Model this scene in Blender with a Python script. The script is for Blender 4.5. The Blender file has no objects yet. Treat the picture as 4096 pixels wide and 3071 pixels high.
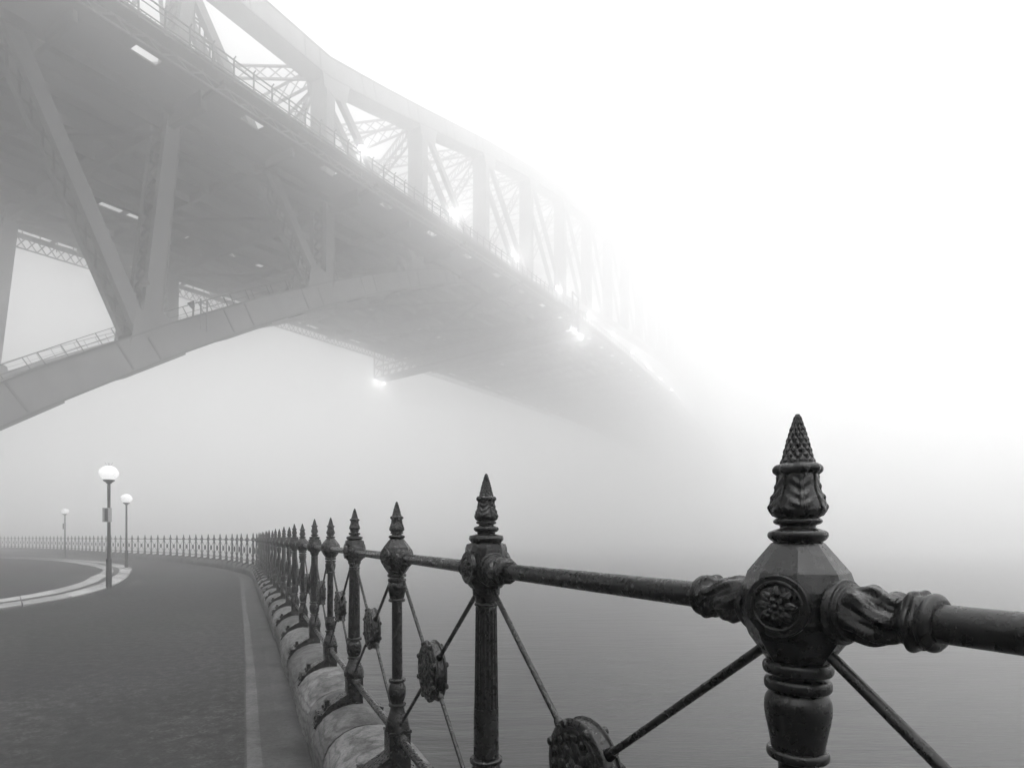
import bpy, math, random
from mathutils import Vector, Matrix
random.seed(7)
PI = math.pi
S = bpy.context.scene
COL = S.collection

# ------------------------------------------------------------------ camera, light, exposure
CAM_H = 1.62
cd = bpy.data.cameras.new('camera'); cam = bpy.data.objects.new('camera', cd); COL.objects.link(cam)
cam.location = (0, 0, CAM_H); cam.rotation_euler = (math.radians(90), 0, 0)
cd.sensor_width = 36; cd.lens = 36 * 2200 / 4096; cd.shift_y = (2149 - 1535.5) / 4096
cd.clip_start = 0.02; cd.clip_end = 3000
S.camera = cam

SUN_EL, SUN_AZ = math.radians(76), math.radians(140)     # overcast: a broad, high, diffuse glow
w = bpy.data.worlds.new('World'); S.world = w; w.use_nodes = True
nt = w.node_tree; nt.nodes.clear()
sky = nt.nodes.new('ShaderNodeTexSky'); sky.sky_type = 'NISHITA'; sky.sun_disc = False
sky.sun_elevation = SUN_EL; sky.sun_rotation = SUN_AZ; sky.dust_density = 6; sky.air_density = 1
bw = nt.nodes.new('ShaderNodeRGBToBW'); bg = nt.nodes.new('ShaderNodeBackground'); out = nt.nodes.new('ShaderNodeOutputWorld')
mn = nt.nodes.new('ShaderNodeMath'); mn.operation = 'MINIMUM'; mn.inputs[1].default_value = 4.0   # cloud evens out the glow round the sun
nt.links.new(sky.outputs[0], bw.inputs[0]); nt.links.new(bw.outputs[0], mn.inputs[0]); nt.links.new(mn.outputs[0], bg.inputs[0]); nt.links.new(bg.outputs[0], out.inputs[0])
bg.inputs[1].default_value = 0.15
sl = bpy.data.lights.new('sun', 'SUN'); sl.energy = 0.6; sl.angle = math.radians(40); sl.color = (1, 1, 1)
so = bpy.data.objects.new('sun', sl); COL.objects.link(so)
sd = Vector((math.sin(SUN_AZ) * math.cos(SUN_EL), math.cos(SUN_AZ) * math.cos(SUN_EL), math.sin(SUN_EL)))
so.rotation_euler = sd.to_track_quat('Z', 'Y').to_euler(); so.location = (0, 0, 400)

S.view_settings.view_transform = 'Standard'; S.view_settings.look = 'None'
S.view_settings.exposure = 1.98; S.view_settings.gamma = 1
cy = S.cycles
cy.max_bounces = 20; cy.volume_bounces = 16; cy.diffuse_bounces = 3; cy.glossy_bounces = 3; cy.transmission_bounces = 3
cy.sample_clamp_indirect = 6; cy.use_denoising = True
try:
    cy.denoiser = 'OPENIMAGEDENOISE'; cy.denoising_input_passes = 'RGB_ALBEDO_NORMAL'
except Exception: pass
FOG_DENSITY = 0.0148

# ------------------------------------------------------------------ materials
def mat(name, base=0.2, rough=0.6, metal=0.0, spec=0.5, emit=0.0):
    m = bpy.data.materials.new(name); m.use_nodes = True
    b = m.node_tree.nodes['Principled BSDF']
    b.inputs['Base Color'].default_value = (base, base, base, 1)
    b.inputs['Roughness'].default_value = rough; b.inputs['Metallic'].default_value = metal
    b.inputs['Specular IOR Level'].default_value = spec
    if emit:
        b.inputs['Emission Color'].default_value = (1, 1, 1, 1); b.inputs['Emission Strength'].default_value = emit
    return m
def N(m, t, **k):
    n = m.node_tree.nodes.new(t)
    for a, v in k.items():
        if a.startswith('i_'): n.inputs[a[2:].replace('_', ' ')].default_value = v
        else: setattr(n, a, v)
    return n
def LK(m, a, b): m.node_tree.links.new(a, b)
def coords(m, scale=(1, 1, 1), kind='Object'):
    tc = N(m, 'ShaderNodeTexCoord'); mp = N(m, 'ShaderNodeMapping'); mp.inputs['Scale'].default_value = scale
    LK(m, tc.outputs[kind], mp.inputs[0]); return mp.outputs[0]
def ramp(m, src, stops):
    r = N(m, 'ShaderNodeValToRGB'); e = r.color_ramp.elements
    while len(e) < len(stops): e.new(0.5)
    for q, (p, v) in zip(e, stops): q.position = p; q.color = (v, v, v, 1)
    LK(m, src, r.inputs[0]); return r.outputs[0]
def noise(m, vec, scale, detail=6, rough=0.6, dist=0):
    n = N(m, 'ShaderNodeTexNoise'); n.inputs['Scale'].default_value = scale; n.inputs['Detail'].default_value = detail
    n.inputs['Roughness'].default_value = rough; n.inputs['Distortion'].default_value = dist
    LK(m, vec, n.inputs['Vector']); return n.outputs['Fac']
def bump(m, h, strength, dist, prev=None):
    b = N(m, 'ShaderNodeBump'); b.inputs['Strength'].default_value = strength; b.inputs['Distance'].default_value = dist
    LK(m, h, b.inputs['Height'])
    if prev: LK(m, prev, b.inputs['Normal'])
    return b.outputs[0]
def P(m): return m.node_tree.nodes['Principled BSDF']
def vary(m, col, lo, hi):
    oi = N(m, 'ShaderNodeObjectInfo'); mr = N(m, 'ShaderNodeMapRange'); mr.inputs['To Min'].default_value = lo; mr.inputs['To Max'].default_value = hi
    LK(m, oi.outputs['Random'], mr.inputs['Value'])
    mu = N(m, 'ShaderNodeMix', data_type='RGBA', blend_type='MULTIPLY'); mu.inputs[0].default_value = 1.0
    LK(m, col, mu.inputs[6]); LK(m, mr.outputs[0], mu.inputs[7]); return mu.outputs[2]

IRON = mat('black_iron_paint', 0.008, 0.28, spec=0.34)
v = coords(IRON)
LK(IRON, ramp(IRON, noise(IRON, v, 34, 5), [(0.3, 0.006), (0.6, 0.008), (0.8, 0.014)]), P(IRON).inputs['Base Color'])
LK(IRON, ramp(IRON, noise(IRON, v, 60, 4), [(0.35, 0.24), (0.65, 0.33)]), P(IRON).inputs['Roughness'])
b1 = bump(IRON, noise(IRON, v, 380, 3), 0.35, 0.0012)
b2 = bump(IRON, noise(IRON, v, 60, 3), 0.18, 0.0012, b1); LK(IRON, b2, P(IRON).inputs['Normal'])

STEEL = mat('bridge_steel', 0.10, 0.6)
v = coords(STEEL)
stc = ramp(STEEL, noise(STEEL, v, 0.6, 6), [(0.3, 0.085), (0.7, 0.145)])
vo = N(STEEL, 'ShaderNodeTexVoronoi'); vo.inputs['Scale'].default_value = 5.5; vo.inputs['Randomness'].default_value = 0.0
LK(STEEL, v, vo.inputs['Vector'])
riv = ramp(STEEL, vo.outputs['Distance'], [(0.12, 1.0), (0.22, 0.0)])
rm = ramp(STEEL, vo.outputs['Distance'], [(0.12, 0.55), (0.3, 1.0)])
smx = N(STEEL, 'ShaderNodeMix', data_type='RGBA', blend_type='MULTIPLY'); smx.inputs[0].default_value = 0.75
LK(STEEL, stc, smx.inputs[6]); LK(STEEL, rm, smx.inputs[7]); LK(STEEL, smx.outputs[2], P(STEEL).inputs['Base Color'])
LK(STEEL, bump(STEEL, riv, 0.9, 0.03), P(STEEL).inputs['Normal'])
STEEL_D = mat('dark_bridge_steel', 0.055, 0.7)
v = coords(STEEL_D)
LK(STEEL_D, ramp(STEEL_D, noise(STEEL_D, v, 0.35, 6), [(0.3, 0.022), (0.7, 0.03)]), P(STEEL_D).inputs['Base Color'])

ASPH = mat('asphalt', 0.06, 0.85, spec=0.25)
v = coords(ASPH)
n1 = noise(ASPH, v, 0.35, 9, 0.7, 0.4); n2 = noise(ASPH, v, 90, 3)
n3 = noise(ASPH, v, 40, 3, 0.5); n4 = noise(ASPH, v, 9.0, 3, 0.5)
m0 = N(ASPH, 'ShaderNodeMath', operation='MULTIPLY'); LK(ASPH, n3, m0.inputs[0]); LK(ASPH, n4, m0.inputs[1])
m1 = N(ASPH, 'ShaderNodeMath', operation='MULTIPLY'); LK(ASPH, m0.outputs[0], m1.inputs[0]); m1.inputs[1].default_value = 2.0
mx = N(ASPH, 'ShaderNodeMath', operation='MULTIPLY'); LK(ASPH, n1, mx.inputs[0]); LK(ASPH, m1.outputs[0], mx.inputs[1])
LK(ASPH, ramp(ASPH, mx.outputs[0], [(0.12, 0.013), (0.25, 0.026), (0.4, 0.062)]), P(ASPH).inputs['Base Color'])
LK(ASPH, bump(ASPH, n2, 0.5, 0.006), P(ASPH).inputs['Normal'])
LK(ASPH, ramp(ASPH, n1, [(0.35, 0.7), (0.65, 0.95)]), P(ASPH).inputs['Roughness'])

def stone(name, lo, hi, streak=True, blocks=None):
    m = mat(name, 0.25, 0.85)
    v = coords(m)
    n1 = noise(m, v, 2.2, 9, 0.7, 0.6); n2 = noise(m, v, 60, 4)
    c = ramp(m, n1, [(0.3, lo), (0.5, (lo + hi) / 2), (0.7, hi)])
    pit = ramp(m, noise(m, v, 26, 9, 0.75), [(0.36, 0.45), (0.5, 0.95), (0.66, 1.2)])
    mp_ = N(m, 'ShaderNodeMix', data_type='RGBA', blend_type='MULTIPLY'); mp_.inputs[0].default_value = 0.9
    LK(m, c, mp_.inputs[6]); LK(m, pit, mp_.inputs[7]); c = mp_.outputs[2]
    if streak:
        wv = N(m, 'ShaderNodeTexWave'); wv.inputs['Scale'].default_value = 4.5; wv.inputs['Distortion'].default_value = 14
        wv.inputs['Detail'].default_value = 5; wv.inputs['Detail Scale'].default_value = 0.9; wv.bands_direction = 'Z'
        LK(m, v, wv.inputs['Vector'])
        c2 = ramp(m, wv.outputs['Fac'], [(0.0, 0.3), (0.22, 0.85), (0.8, 1.15)])
        mu = N(m, 'ShaderNodeMix', data_type='RGBA', blend_type='MULTIPLY'); mu.inputs[0].default_value = 0.7
        LK(m, c, mu.inputs[6]); LK(m, c2, mu.inputs[7]); c = mu.outputs[2]
        nb = bump(m, noise(m, v, 18, 8, 0.75), 0.6, 0.02)
        LK(m, bump(m, n2, 0.5, 0.006, nb), P(m).inputs['Normal'])
    else:
        LK(m, bump(m, n2, 0.5, 0.006), P(m).inputs['Normal'])
    LK(m, vary(m, c, 0.62, 1.2), P(m).inputs['Base Color'])
    return m
SAND = stone('weathered_sandstone', 0.035, 0.17)
KERB = stone('pale_kerb_stone', 0.2, 0.36, False)
GUT = stone('gutter_concrete', 0.022, 0.095, False)
GUTD = stone('dirty_gutter', 0.022, 0.055, False)

WATER = mat('harbour_water', 0.03, 0.28, spec=0.5)
P(WATER).inputs['IOR'].default_value = 1.33
v = coords(WATER, (1, 1, 1))
na = noise(WATER, coords(WATER, (0.35, 1.6, 1)), 0.9, 6, 0.6, 0.3); nb_ = noise(WATER, coords(WATER, (1.5, 6, 1)), 1.2, 4)
bb = bump(WATER, na, 0.35, 0.25); bb = bump(WATER, nb_, 0.25, 0.06, bb); LK(WATER, bb, P(WATER).inputs['Normal'])

GLOBE = mat('lit_globe', 0.6, 0.25)
tc = N(GLOBE, 'ShaderNodeTexCoord'); sx = N(GLOBE, 'ShaderNodeSeparateXYZ'); LK(GLOBE, tc.outputs['Object'], sx.inputs[0])
P(GLOBE).inputs['Emission Color'].default_value = (1, 1, 1, 1)
gm = N(GLOBE, 'ShaderNodeMapRange'); gm.inputs['From Min'].default_value = 3.45; gm.inputs['From Max'].default_value = 3.92
gm.inputs['To Min'].default_value = 0.22; gm.inputs['To Max'].default_value = 0.08
LK(GLOBE, sx.outputs[2], gm.inputs['Value']); LK(GLOBE, gm.outputs[0], P(GLOBE).inputs['Emission Strength'])
CORE = mat('lamp_core', 0.8, 0.4, emit=6.0)
BULB = mat('bridge_lamp_glass', 0.8, 0.4, emit=5.0)
POLE = mat('black_pole', 0.02, 0.4)
POLEG = mat('grey_sleeve', 0.3, 0.5)

# ------------------------------------------------------------------ helpers
class MB:
    def __init__(s): s.v = []; s.f = []
    def quadgrid(s, rows, close_u=True, cap0=False, cap1=False):
        b = len(s.v); n = len(rows[0])
        for r in rows: s.v += [tuple(p) for p in r]
        for i in range(len(rows) - 1):
            for j in range(n if close_u else n - 1):
                k = (j + 1) % n
                s.f.append((b + i*n + j, b + i*n + k, b + (i+1)*n + k, b + (i+1)*n + j))
        if cap0: s.f.append(tuple(b + j for j in reversed(range(n))))
        if cap1: s.f.append(tuple(b + (len(rows)-1)*n + j for j in range(n)))
    def lathe(s, prof, seg=24, M=None, mod=None, cap=True, rot=0.0):
        rows = []
        for (r, z) in prof:
            row = []
            for j in range(seg):
                a = 2*PI*j/seg + rot
                rr = r if mod is None else mod(r, a, z)
                p = Vector((rr*math.cos(a), rr*math.sin(a), z))
                row.append(M @ p if M else p)
            rows.append(row)
        s.quadgrid(rows, True, cap, cap)
    def box(s, c, d, M=None):
        x, y, z = c; a, b_, h = d[0]/2, d[1]/2, d[2]/2
        b = len(s.v)
        for q in ((-1,-1,-1),(1,-1,-1),(1,1,-1),(-1,1,-1),(-1,-1,1),(1,-1,1),(1,1,1),(-1,1,1)):
            p = Vector((x+q[0]*a, y+q[1]*b_, z+q[2]*h)); s.v.append(tuple(M @ p if M else p))
        for q in ((0,3,2,1),(4,5,6,7),(0,1,5,4),(1,2,6,5),(2,3,7,6),(3,0,4,7)): s.f.append(tuple(b+i for i in q))
    def beam(s, p0, p1, side, w0, d0, w1=None, d1=None):
        """box beam p0->p1; `side` gives the direction its width w runs in, d is the remaining direction"""
        p0, p1 = Vector(p0), Vector(p1); ax = (p1 - p0).normalized()
        sd = Vector(side); sd = (sd - ax*sd.dot(ax)).normalized(); up = ax.cross(sd)
        w1 = w0 if w1 is None else w1; d1 = d0 if d1 is None else d1
        rows = []
        for p, w_, d_ in ((p0, w0, d0), (p1, w1, d1)):
            rows.append([p + sd*w_/2*i + up*d_/2*j for i, j in ((-1,-1),(1,-1),(1,1),(-1,1))])
        s.quadgrid(rows, True, True, True)
    def tube(s, pts, r, seg=8):
        pts = [Vector(p) for p in pts]; rows = []
        for i, p in enumerate(pts):
            t = (pts[min(i+1, len(pts)-1)] - pts[max(i-1, 0)]).normalized()
            a = t.cross(Vector((0,0,1)));  a = a.normalized() if a.length > 1e-3 else Vector((1,0,0))
            b = t.cross(a); rr = r[i] if isinstance(r, (list, tuple)) else r
            rows.append([p + (a*math.cos(2*PI*j/seg) + b*math.sin(2*PI*j/seg))*rr for j in range(seg)])
        s.quadgrid(rows, True, True, True)
    def mesh(s, name, m, smooth=False, angle=40):
        me = bpy.data.meshes.new(name); me.from_pydata(s.v, [], s.f); me.validate(); me.update()
        import bmesh
        bm = bmesh.new(); bm.from_mesh(me); bmesh.ops.recalc_face_normals(bm, faces=bm.faces); bm.to_mesh(me); bm.free()
        if m: me.materials.append(m)
        if smooth:
            me.polygons.foreach_set('use_smooth', [True]*len(me.polygons))
            try: me.set_sharp_from_angle(angle=math.radians(angle))
            except Exception: pass
        return me
def link(name, me, parent=None):
    o = bpy.data.objects.new(name, me); COL.objects.link(o)
    if parent: o.parent = parent
    return o
def build(mb, name, m, parent=None, smooth=False, angle=40): return link(name, mb.mesh(name, m, smooth, angle), parent)
def tag(o, label=None, cat=None, group=None, kind=None):
    if label: o['label'] = label
    if cat: o['category'] = cat
    if group: o['group'] = group
    if kind: o['kind'] = kind
    return o
def empty(name, loc=(0,0,0), rz=0):
    o = bpy.data.objects.new(name, None); COL.objects.link(o); o.location = loc; o.rotation_euler = (0,0,rz)
    o.empty_display_size = 0.2; return o
def tree_copy(o, parent=None):
    c = o.copy(); COL.objects.link(c)
    c.parent = parent
    for ch in [q for q in bpy.data.objects if q.parent == o]: tree_copy(ch, c)
    return c
def catmull(pts, step=0.2):
    out = []
    P_ = [Vector(p) for p in pts]; P_ = [2*P_[0]-P_[1]] + P_ + [2*P_[-1]-P_[-2]]
    for i in range(1, len(P_)-2):
        a, b, c, d = P_[i-1:i+3]; n = max(2, int((c-b).length/step))
        for k in range(n):
            t = k/n
            out.append(0.5*((2*b)+(c-a)*t+(2*a-5*b+4*c-d)*t*t+(3*b-a-3*c+d)*t**3))
    out.append(P_[-2]); return out

# ------------------------------------------------------------------ water
WZ = -2.6
mb = MB(); mb.v = [(-600,-300,WZ),(600,-300,WZ),(600,700,WZ),(-600,700,WZ)]; mb.f = [(0,1,2,3)]
tag(build(mb, 'water', WATER), kind='structure')

# ------------------------------------------------------------------ fence line and promenade
line0 = [(2.6,-3.35),(1.46,-1.17),(.945,-.16),(.435,.838),(-.086,1.833),(-.60,2.885),(-1.155,4.01),(-3.33,8.46),(-6.4,14.6),
         (-10.45,22.6),(-12.7,25.9),(-15.3,29.3),(-20.0,34.3),(-25.2,38.9),(-31.3,43.7),(-46.3,56.0),(-62,67),(-84,80)]
FL = catmull([(x, y, 0) for x, y in line0], 0.12)
arc = [0.0]
for a, b in zip(FL, FL[1:]): arc.append(arc[-1] + (b-a).length)
def at_arc(s):
    s = max(0, min(arc[-1]-1e-4, s)); lo, hi = 0, len(arc)-1
    while hi-lo > 1:
        m_ = (lo+hi)//2
        if arc[m_] <= s: lo = m_
        else: hi = m_
    t = (s-arc[lo])/(arc[lo+1]-arc[lo]); p = FL[lo].lerp(FL[lo+1], t); d = (FL[lo+1]-FL[lo]).normalized()
    return p, d
def left(d): return Vector((-d.y, d.x, 0))        # the promenade side, seen along the line into the distance
def offset_line(off, step=0.5, a0=0.0, a1=None):
    r = []; s = a0; a1 = a1 or arc[-1]
    while s < a1:
        p, d = at_arc(s); r.append(p + left(d)*off); s += step
    p, d = at_arc(a1); r.append(p + left(d)*off); return r
def strip(o1, o2, z, name, m, z2=None):
    A, B = offset_line(o1), offset_line(o2); mb = MB()
    rows = [[Vector((a.x,a.y,z)), Vector((b.x,b.y,z if z2 is None else z2))] for a, b in zip(A, B)]
    mb.quadgrid(rows, False); return tag(build(mb, name, m), kind='structure')
# the promenade slab: a polygon bounded by the fence line, thick down to below the water
A = offset_line(0.05, 0.8)
poly = [(a.x, a.y) for a in A] + [(-160,110),(-160,-60),(4.2,-60)]
mb = MB(); n = len(poly)
mb.v = [(x,y,0) for x,y in poly] + [(x,y,WZ-0.6) for x,y in poly]
mb.f = [tuple(range(n))] + [(i,(i+1)%n,(i+1)%n+n,i+n) for i in range(n)]
tag(build(mb, 'promenade', ASPH), kind='structure')
strip(0.30, 0.46, 0.008, 'gutter_edge', GUT)
strip(0.46, 0.60, 0.004, 'gutter', GUTD)
strip(0.60, 0.70, 0.010, 'gutter_kerb', GUT)
for sj, w_, ln in ((7.4,.012,4.2),(12.9,.014,5.0),(19.5,.016,5.5),(27,.02,5.5)):
    p, d = at_arc(sj); l = left(d); a, b = p+l*.71, p+l*(.71+ln)
    mb = MB(); q = d*w_
    mb.v = [tuple(x+Vector((0,0,.004))) for x in (a-q, a+q, b+q+d*.1, b-q+d*.1)]; mb.f = [(0,1,2,3)]
    tag(build(mb, 'path_joint', GUTD), kind='structure')
strip(0.70, 0.715, 0.005, 'path_joint', GUTD); strip(0.275, 0.30, 0.005, 'path_joint', GUTD)
# the sea wall below the coping
mb = MB()
A = offset_line(0.02, 0.8); B = offset_line(-0.30, 0.8)
rows = [[Vector((a.x,a.y,0.1)), Vector((b.x,b.y,0.1)), Vector((b.x,b.y,WZ-0.6)), Vector((a.x,a.y,WZ-0.6))] for a, b in zip(A, B)]
mb.quadgrid(rows, True, True, True)
sw = build(mb, 'sea_wall', SAND); tag(sw, 'sandstone sea wall under the iron railing, dropping to the water', 'wall')

# unseen grassy park slope behind the camera, added to keep light off the ironwork
GRASS = mat('grass', 0.04, 0.95, spec=0.1); v = coords(GRASS)
LK(GRASS, ramp(GRASS, noise(GRASS, v, 0.8, 8, 0.7), [(0.3, 0.025), (0.7, 0.06)]), P(GRASS).inputs['Base Color'])
mb = MB(); rows = []
for i in range(25):
    a = PI*(0.86 + 0.74*i/24)                       # sweeps from the left, round behind, to the right-hand shore
    row = []
    for j in range(12):
        r_ = 7.5 + 1.2*j + .35*j*j; ed = min(1, i/3, (24-i)/2)
        h = 19*(1-math.exp(-((j/6.0)**1.6)))*ed + .5*math.sin(i*1.7+j)*min(j, 4)/4*ed
        row.append(Vector((math.cos(a)*r_*1.25-2.5, math.sin(a)*r_-1.0, h if j else -.05)))
    rows.append(row)
mb.quadgrid(rows, False); tag(build(mb, 'unseen_hill', GRASS, None, True, 80), kind='structure')

# road loop with its pale kerb band (outer and inner outline on the ground)
outer = [(-19,1.5),(-14.6,4.2),(-12.3,7.2),(-11.5,10.5),(-11.7,14.25),(-12.9,17.5),(-15.0,21.3),(-17.3,24.9),(-20.6,29.6),(-26.2,35.5),(-34.9,42.0),(-47,48),(-60,51)]
inner = [(-20,4.2),(-16.4,6.2),(-14.3,8.8),(-13.3,12.2),(-13.4,15.2),(-15.0,19.0),(-17.0,22.2),(-18.6,24.9),(-21.2,28.3),(-26.9,34.0),(-33.5,39.3),(-46,45.4),(-60,48)]
O = catmull([(x,y,0) for x,y in outer], 0.5); I = catmull([(x,y,0) for x,y in inner], 0.5)
def resamp(L_, n):
    ac = [0]
    for a, b in zip(L_, L_[1:]): ac.append(ac[-1]+(b-a).length)
    r = []; k = 0
    for i in range(n):
        s_ = ac[-1]*i/(n-1)
        while k < len(ac)-2 and ac[k+1] < s_: k += 1
        r.append(L_[k].lerp(L_[k+1], (s_-ac[k])/max(1e-6, ac[k+1]-ac[k])))
    return r
O, I = resamp(O, 130), resamp(I, 130)
def band(t0, t1, z, name, m):
    mb = MB(); rows = []
    for o_, i_ in zip(O, I):
        a, b = o_.lerp(i_, t0), o_.lerp(i_, t1)
        rows.append([Vector((a.x,a.y,-0.02)), Vector((a.x,a.y,z)), Vector((b.x,b.y,z)), Vector((b.x,b.y,-0.02))])
    mb.quadgrid(rows, True, True, True); return build(mb, name, m)
kb = empty('stone_kerb', (-14, 20, 0)); tag(kb, 'pale double band of kerb stones curving round the road loop', 'kerb')
for q, (t0, t1, z, nm, m) in enumerate([(0,0.40,0.035,'outer_course',KERB),(0.405,0.60,0.020,'joint_course',GUTD),(0.605,1.0,0.035,'inner_course',KERB)]):
    if 'joint' in nm:
        o = band(t0, t1, z, nm, m); o.parent = kb; o.location = (14, -20, 0)
        continue
    for k in range(0, 126, 3):
        mb = MB(); rows = []
        for i in (k, k+1, k+2, k+2.93):
            f_ = i-int(i); o_ = O[int(i)].lerp(O[min(129, int(i)+1)], f_); i_ = I[int(i)].lerp(I[min(129, int(i)+1)], f_)
            a, b = o_.lerp(i_, t0), o_.lerp(i_, t1); dz = .004*math.sin(k*7.3+t0*5)
            rows.append([Vector((a.x+14,a.y-20,-0.02)), Vector((a.x+14,a.y-20,z+dz)), Vector((b.x+14,b.y-20,z+dz)), Vector((b.x+14,b.y-20,-0.02))])
        mb.quadgrid(rows, True, True, True); build(mb, 'kerb_stone', m, kb)
mb = MB(); rp = [(p.x, p.y) for p in I] + [(-100,48),(-100,4)]
mb.v = [(x,y,0.006) for x,y in rp]; mb.f = [tuple(range(len(rp)))]
tag(build(mb, 'road', ASPH), kind='structure')

# ------------------------------------------------------------------ coping: rounded sandstone blocks under the railing
WALL_T = 0.43
cop = empty('coping_wall', (at_arc(4)[0].x, at_arc(4)[0].y, 0)); tag(cop, 'low wall of rounded sandstone coping blocks carrying the iron railing', 'wall')
def coping_profile(k):
    # half-round cross-section: (offset towards promenade, height)
    pr = [(-0.27, -0.3), (-0.27, 0.12)]
    for j in range(0, 13):
        a = PI*j/12; pr.append((-0.285*math.cos(a), 0.16 + 0.265*math.sin(a)**0.85))
    pr += [(0.27, 0.10), (0.27, -0.01)]
    return pr
a0 = 0.2; k = 0; stones = []
rnd = random.Random(3)
while a0 < arc[-1]-1 and k < 96:
    ln = rnd.uniform(0.75, 1.35); a1 = min(arc[-1], a0+ln-0.012)
    mb = MB(); rows = []; n = 9; bul = rnd.uniform(0.0, 0.02); tw = rnd.uniform(-0.01, 0.012)
    for i in range(n+1):
        t = i/n; p, d = at_arc(a0+(a1-a0)*t); l = left(d)
        e = min(t, 1-t); sc = 1 - 0.055*max(0, 1-e*n/0.9)**1.5 + bul*math.sin(PI*t)
        rows.append([p + l*(x*sc+tw) + Vector((0,0,(z*sc if z > 0 else z))) - Vector((cop.location.x, cop.location.y, 0)) for x, z in coping_profile(k)])
    mb.quadgrid(rows, True, True, True)
    build(mb, 'coping_stone', SAND, cop, True, 50); a0 += ln; k += 1

# ------------------------------------------------------------------ railing
def fz(h): return CAM_H + h       # heights measured from eye level
RAIL_H, LOW_H = -0.105, -1.035
def mod_cone(r, a, z):
    k = 190.0; n = 5
    u = abs(math.sin(n*a + z*k)); v_ = abs(math.sin(n*a - z*k))
    return r + min(r*.3, .0034)*(min(u, v_)**0.7 - 0.4) if r > 0.004 else r
def mod_leaf(amp, z0, z1):
    def f(r, a, z):
        t = (z-z0)/(z1-z0)
        if t <= 0.02 or t >= 0.98: return r
        q = (a*4/(2*PI)) % 1.0; e = abs(q-0.5)*2      # 0 on a leaf's midrib, 1 between leaves
        ribs = math.sin(26*t + 7*e)*0.45*(1-e)*(0.35 if e < .08 else 1)
        mid = 1.0 if e < 0.09 else 0.0
        return r + amp*(0.55*(1-e**3) - 0.9*(e > 0.9) + ribs + 0.7*mid - 0.2)*math.sin(PI*t)**0.4
    return f
def mod_scallop(r, a, z): return r*(1+0.07*math.cos(8*a))
def mod_flute(r, a, z): return r*(1 - 0.11*abs(math.cos(8*a))**3)
def dense(prof, n):
    r = []
    for (a, b) in zip(prof, prof[1:]):
        for i in range(n): t = i/n; r.append((a[0]+(b[0]-a[0])*t, a[1]+(b[1]-a[1])*t))
    r.append(prof[-1]); return r
def smoothprof(pts, n=4):
    r = catmull([(a, b, 0) for a, b in pts], 1e9)
    o = []
    P_ = [Vector((a,b)) for a, b in pts]; P_ = [2*P_[0]-P_[1]] + P_ + [2*P_[-1]-P_[-2]]
    for i in range(1, len(P_)-2):
        a, b, c, d = P_[i-1:i+3]
        for k in range(n):
            t = k/n; q = 0.5*((2*b)+(c-a)*t+(2*a-5*b+4*c-d)*t*t+(3*b-a-3*c+d)*t**3); o.append((max(0.0005, q.x), q.y))
    o.append(tuple(P_[-2])); return o

def finial(zt, hi):
    """pine-cone spike over an acanthus cup; zt = tip height over eye level"""
    mb = MB(); sg = 96 if hi else 12
    def Z(h): return fz(h + zt - 0.188)
    cone = [(0.0005,.188),(.003,.1872),(.0050,.182),(.0082,.170),(.0155,.143),(.0195,.126),(.0236,.1115)]
    mb.lathe([(r, Z(h)) for r, h in dense(cone, 22 if hi else 1)], sg, mod=(lambda r,a,z: mod_cone(r, a, z)) if hi else None)
    sc = smoothprof([(.022,.113),(.029,.1105),(.0328,.1055),(.0325,.1000),(.0295,.0965),(.027,.094)], 3 if hi else 1)
    mb.lathe([(r, Z(h)) for r, h in sc], sg, mod=mod_scallop if hi else None)
    cup = smoothprof([(.0275,.096),(.0278,.085),(.0290,.073),(.0335,.061),(.0375,.048),(.0378,.040),(.0335,.033),(.0285,.0295)], 10 if hi else 1)
    mb.lathe([(r, Z(h)) for r, h in cup], sg*2 if hi else sg, mod=mod_leaf(.0034, Z(.096), Z(.031)) if hi else None)
    ring = smoothprof([(.024,.030),(.031,.0285),(.0338,.0245),(.031,.0205),(.0255,.0185),(.0250,.0145),(.031,.0125),(.0395,.0090),(.0418,.0035),(.0395,-.002),(.034,-.0065),(.030,-.0085),(.029,-.03)], 4 if hi else 1)
    mb.lathe([(r, Z(h)) for r, h in ring], 48 if hi else 12)
    return mb
def rosette(mb, M, R, hi):
    """a recessed round frame with a domed flower, facing local +Z of M"""
    if hi:
        mb.lathe(smoothprof([(R*1.22,-.002),(R*1.20,.0025),(R*1.10,.0035),(R*1.02,.0020),(R*1.0,-.0008)], 3), 40, M)
        for ring_r, ln, n_, hgt in ((0.60,0.40,8,.0075),(0.30,0.24,6,.0105)):
            for i in range(n_):
                a = 2*PI*i/n_ + (0.3 if n_ == 6 else 0)
                Q = M @ Matrix.Rotation(a, 4, 'Z') @ Matrix.Translation((R*ring_r, 0, hgt*0.2)) @ Matrix.Diagonal((R*ln, R*ln*0.72, hgt*0.75, 1))
                rows = [[Q @ Vector((math.cos(t)*math.cos(p)*(1), math.sin(t)*math.cos(p)*(1-0.3*math.cos(t)), math.sin(p)*(0.8+0.35*abs(math.sin(t))))) for t in [2*PI*j/12 for j in range(12)]] for p in (-.2,.15,.5,.9,1.3,1.5)]
                mb.quadgrid(rows, True, True, True)
        Q = M @ Matrix.Diagonal((R*.2, R*.2, .013, 1))
        mb.quadgrid([[Q @ Vector((math.cos(2*PI*j/12)*math.cos(p), math.sin(2*PI*j/12)*math.cos(p), math.sin(p))) for j in range(12)] for p in (-.2,.3,.8,1.2,1.5)], True, True, True)
    else:
        mb.lathe([(R*1.2,-.002),(R*1.2,.003),(R*.9,.003),(R*.5,.008),(R*.1,.009)], 12, M)
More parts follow.
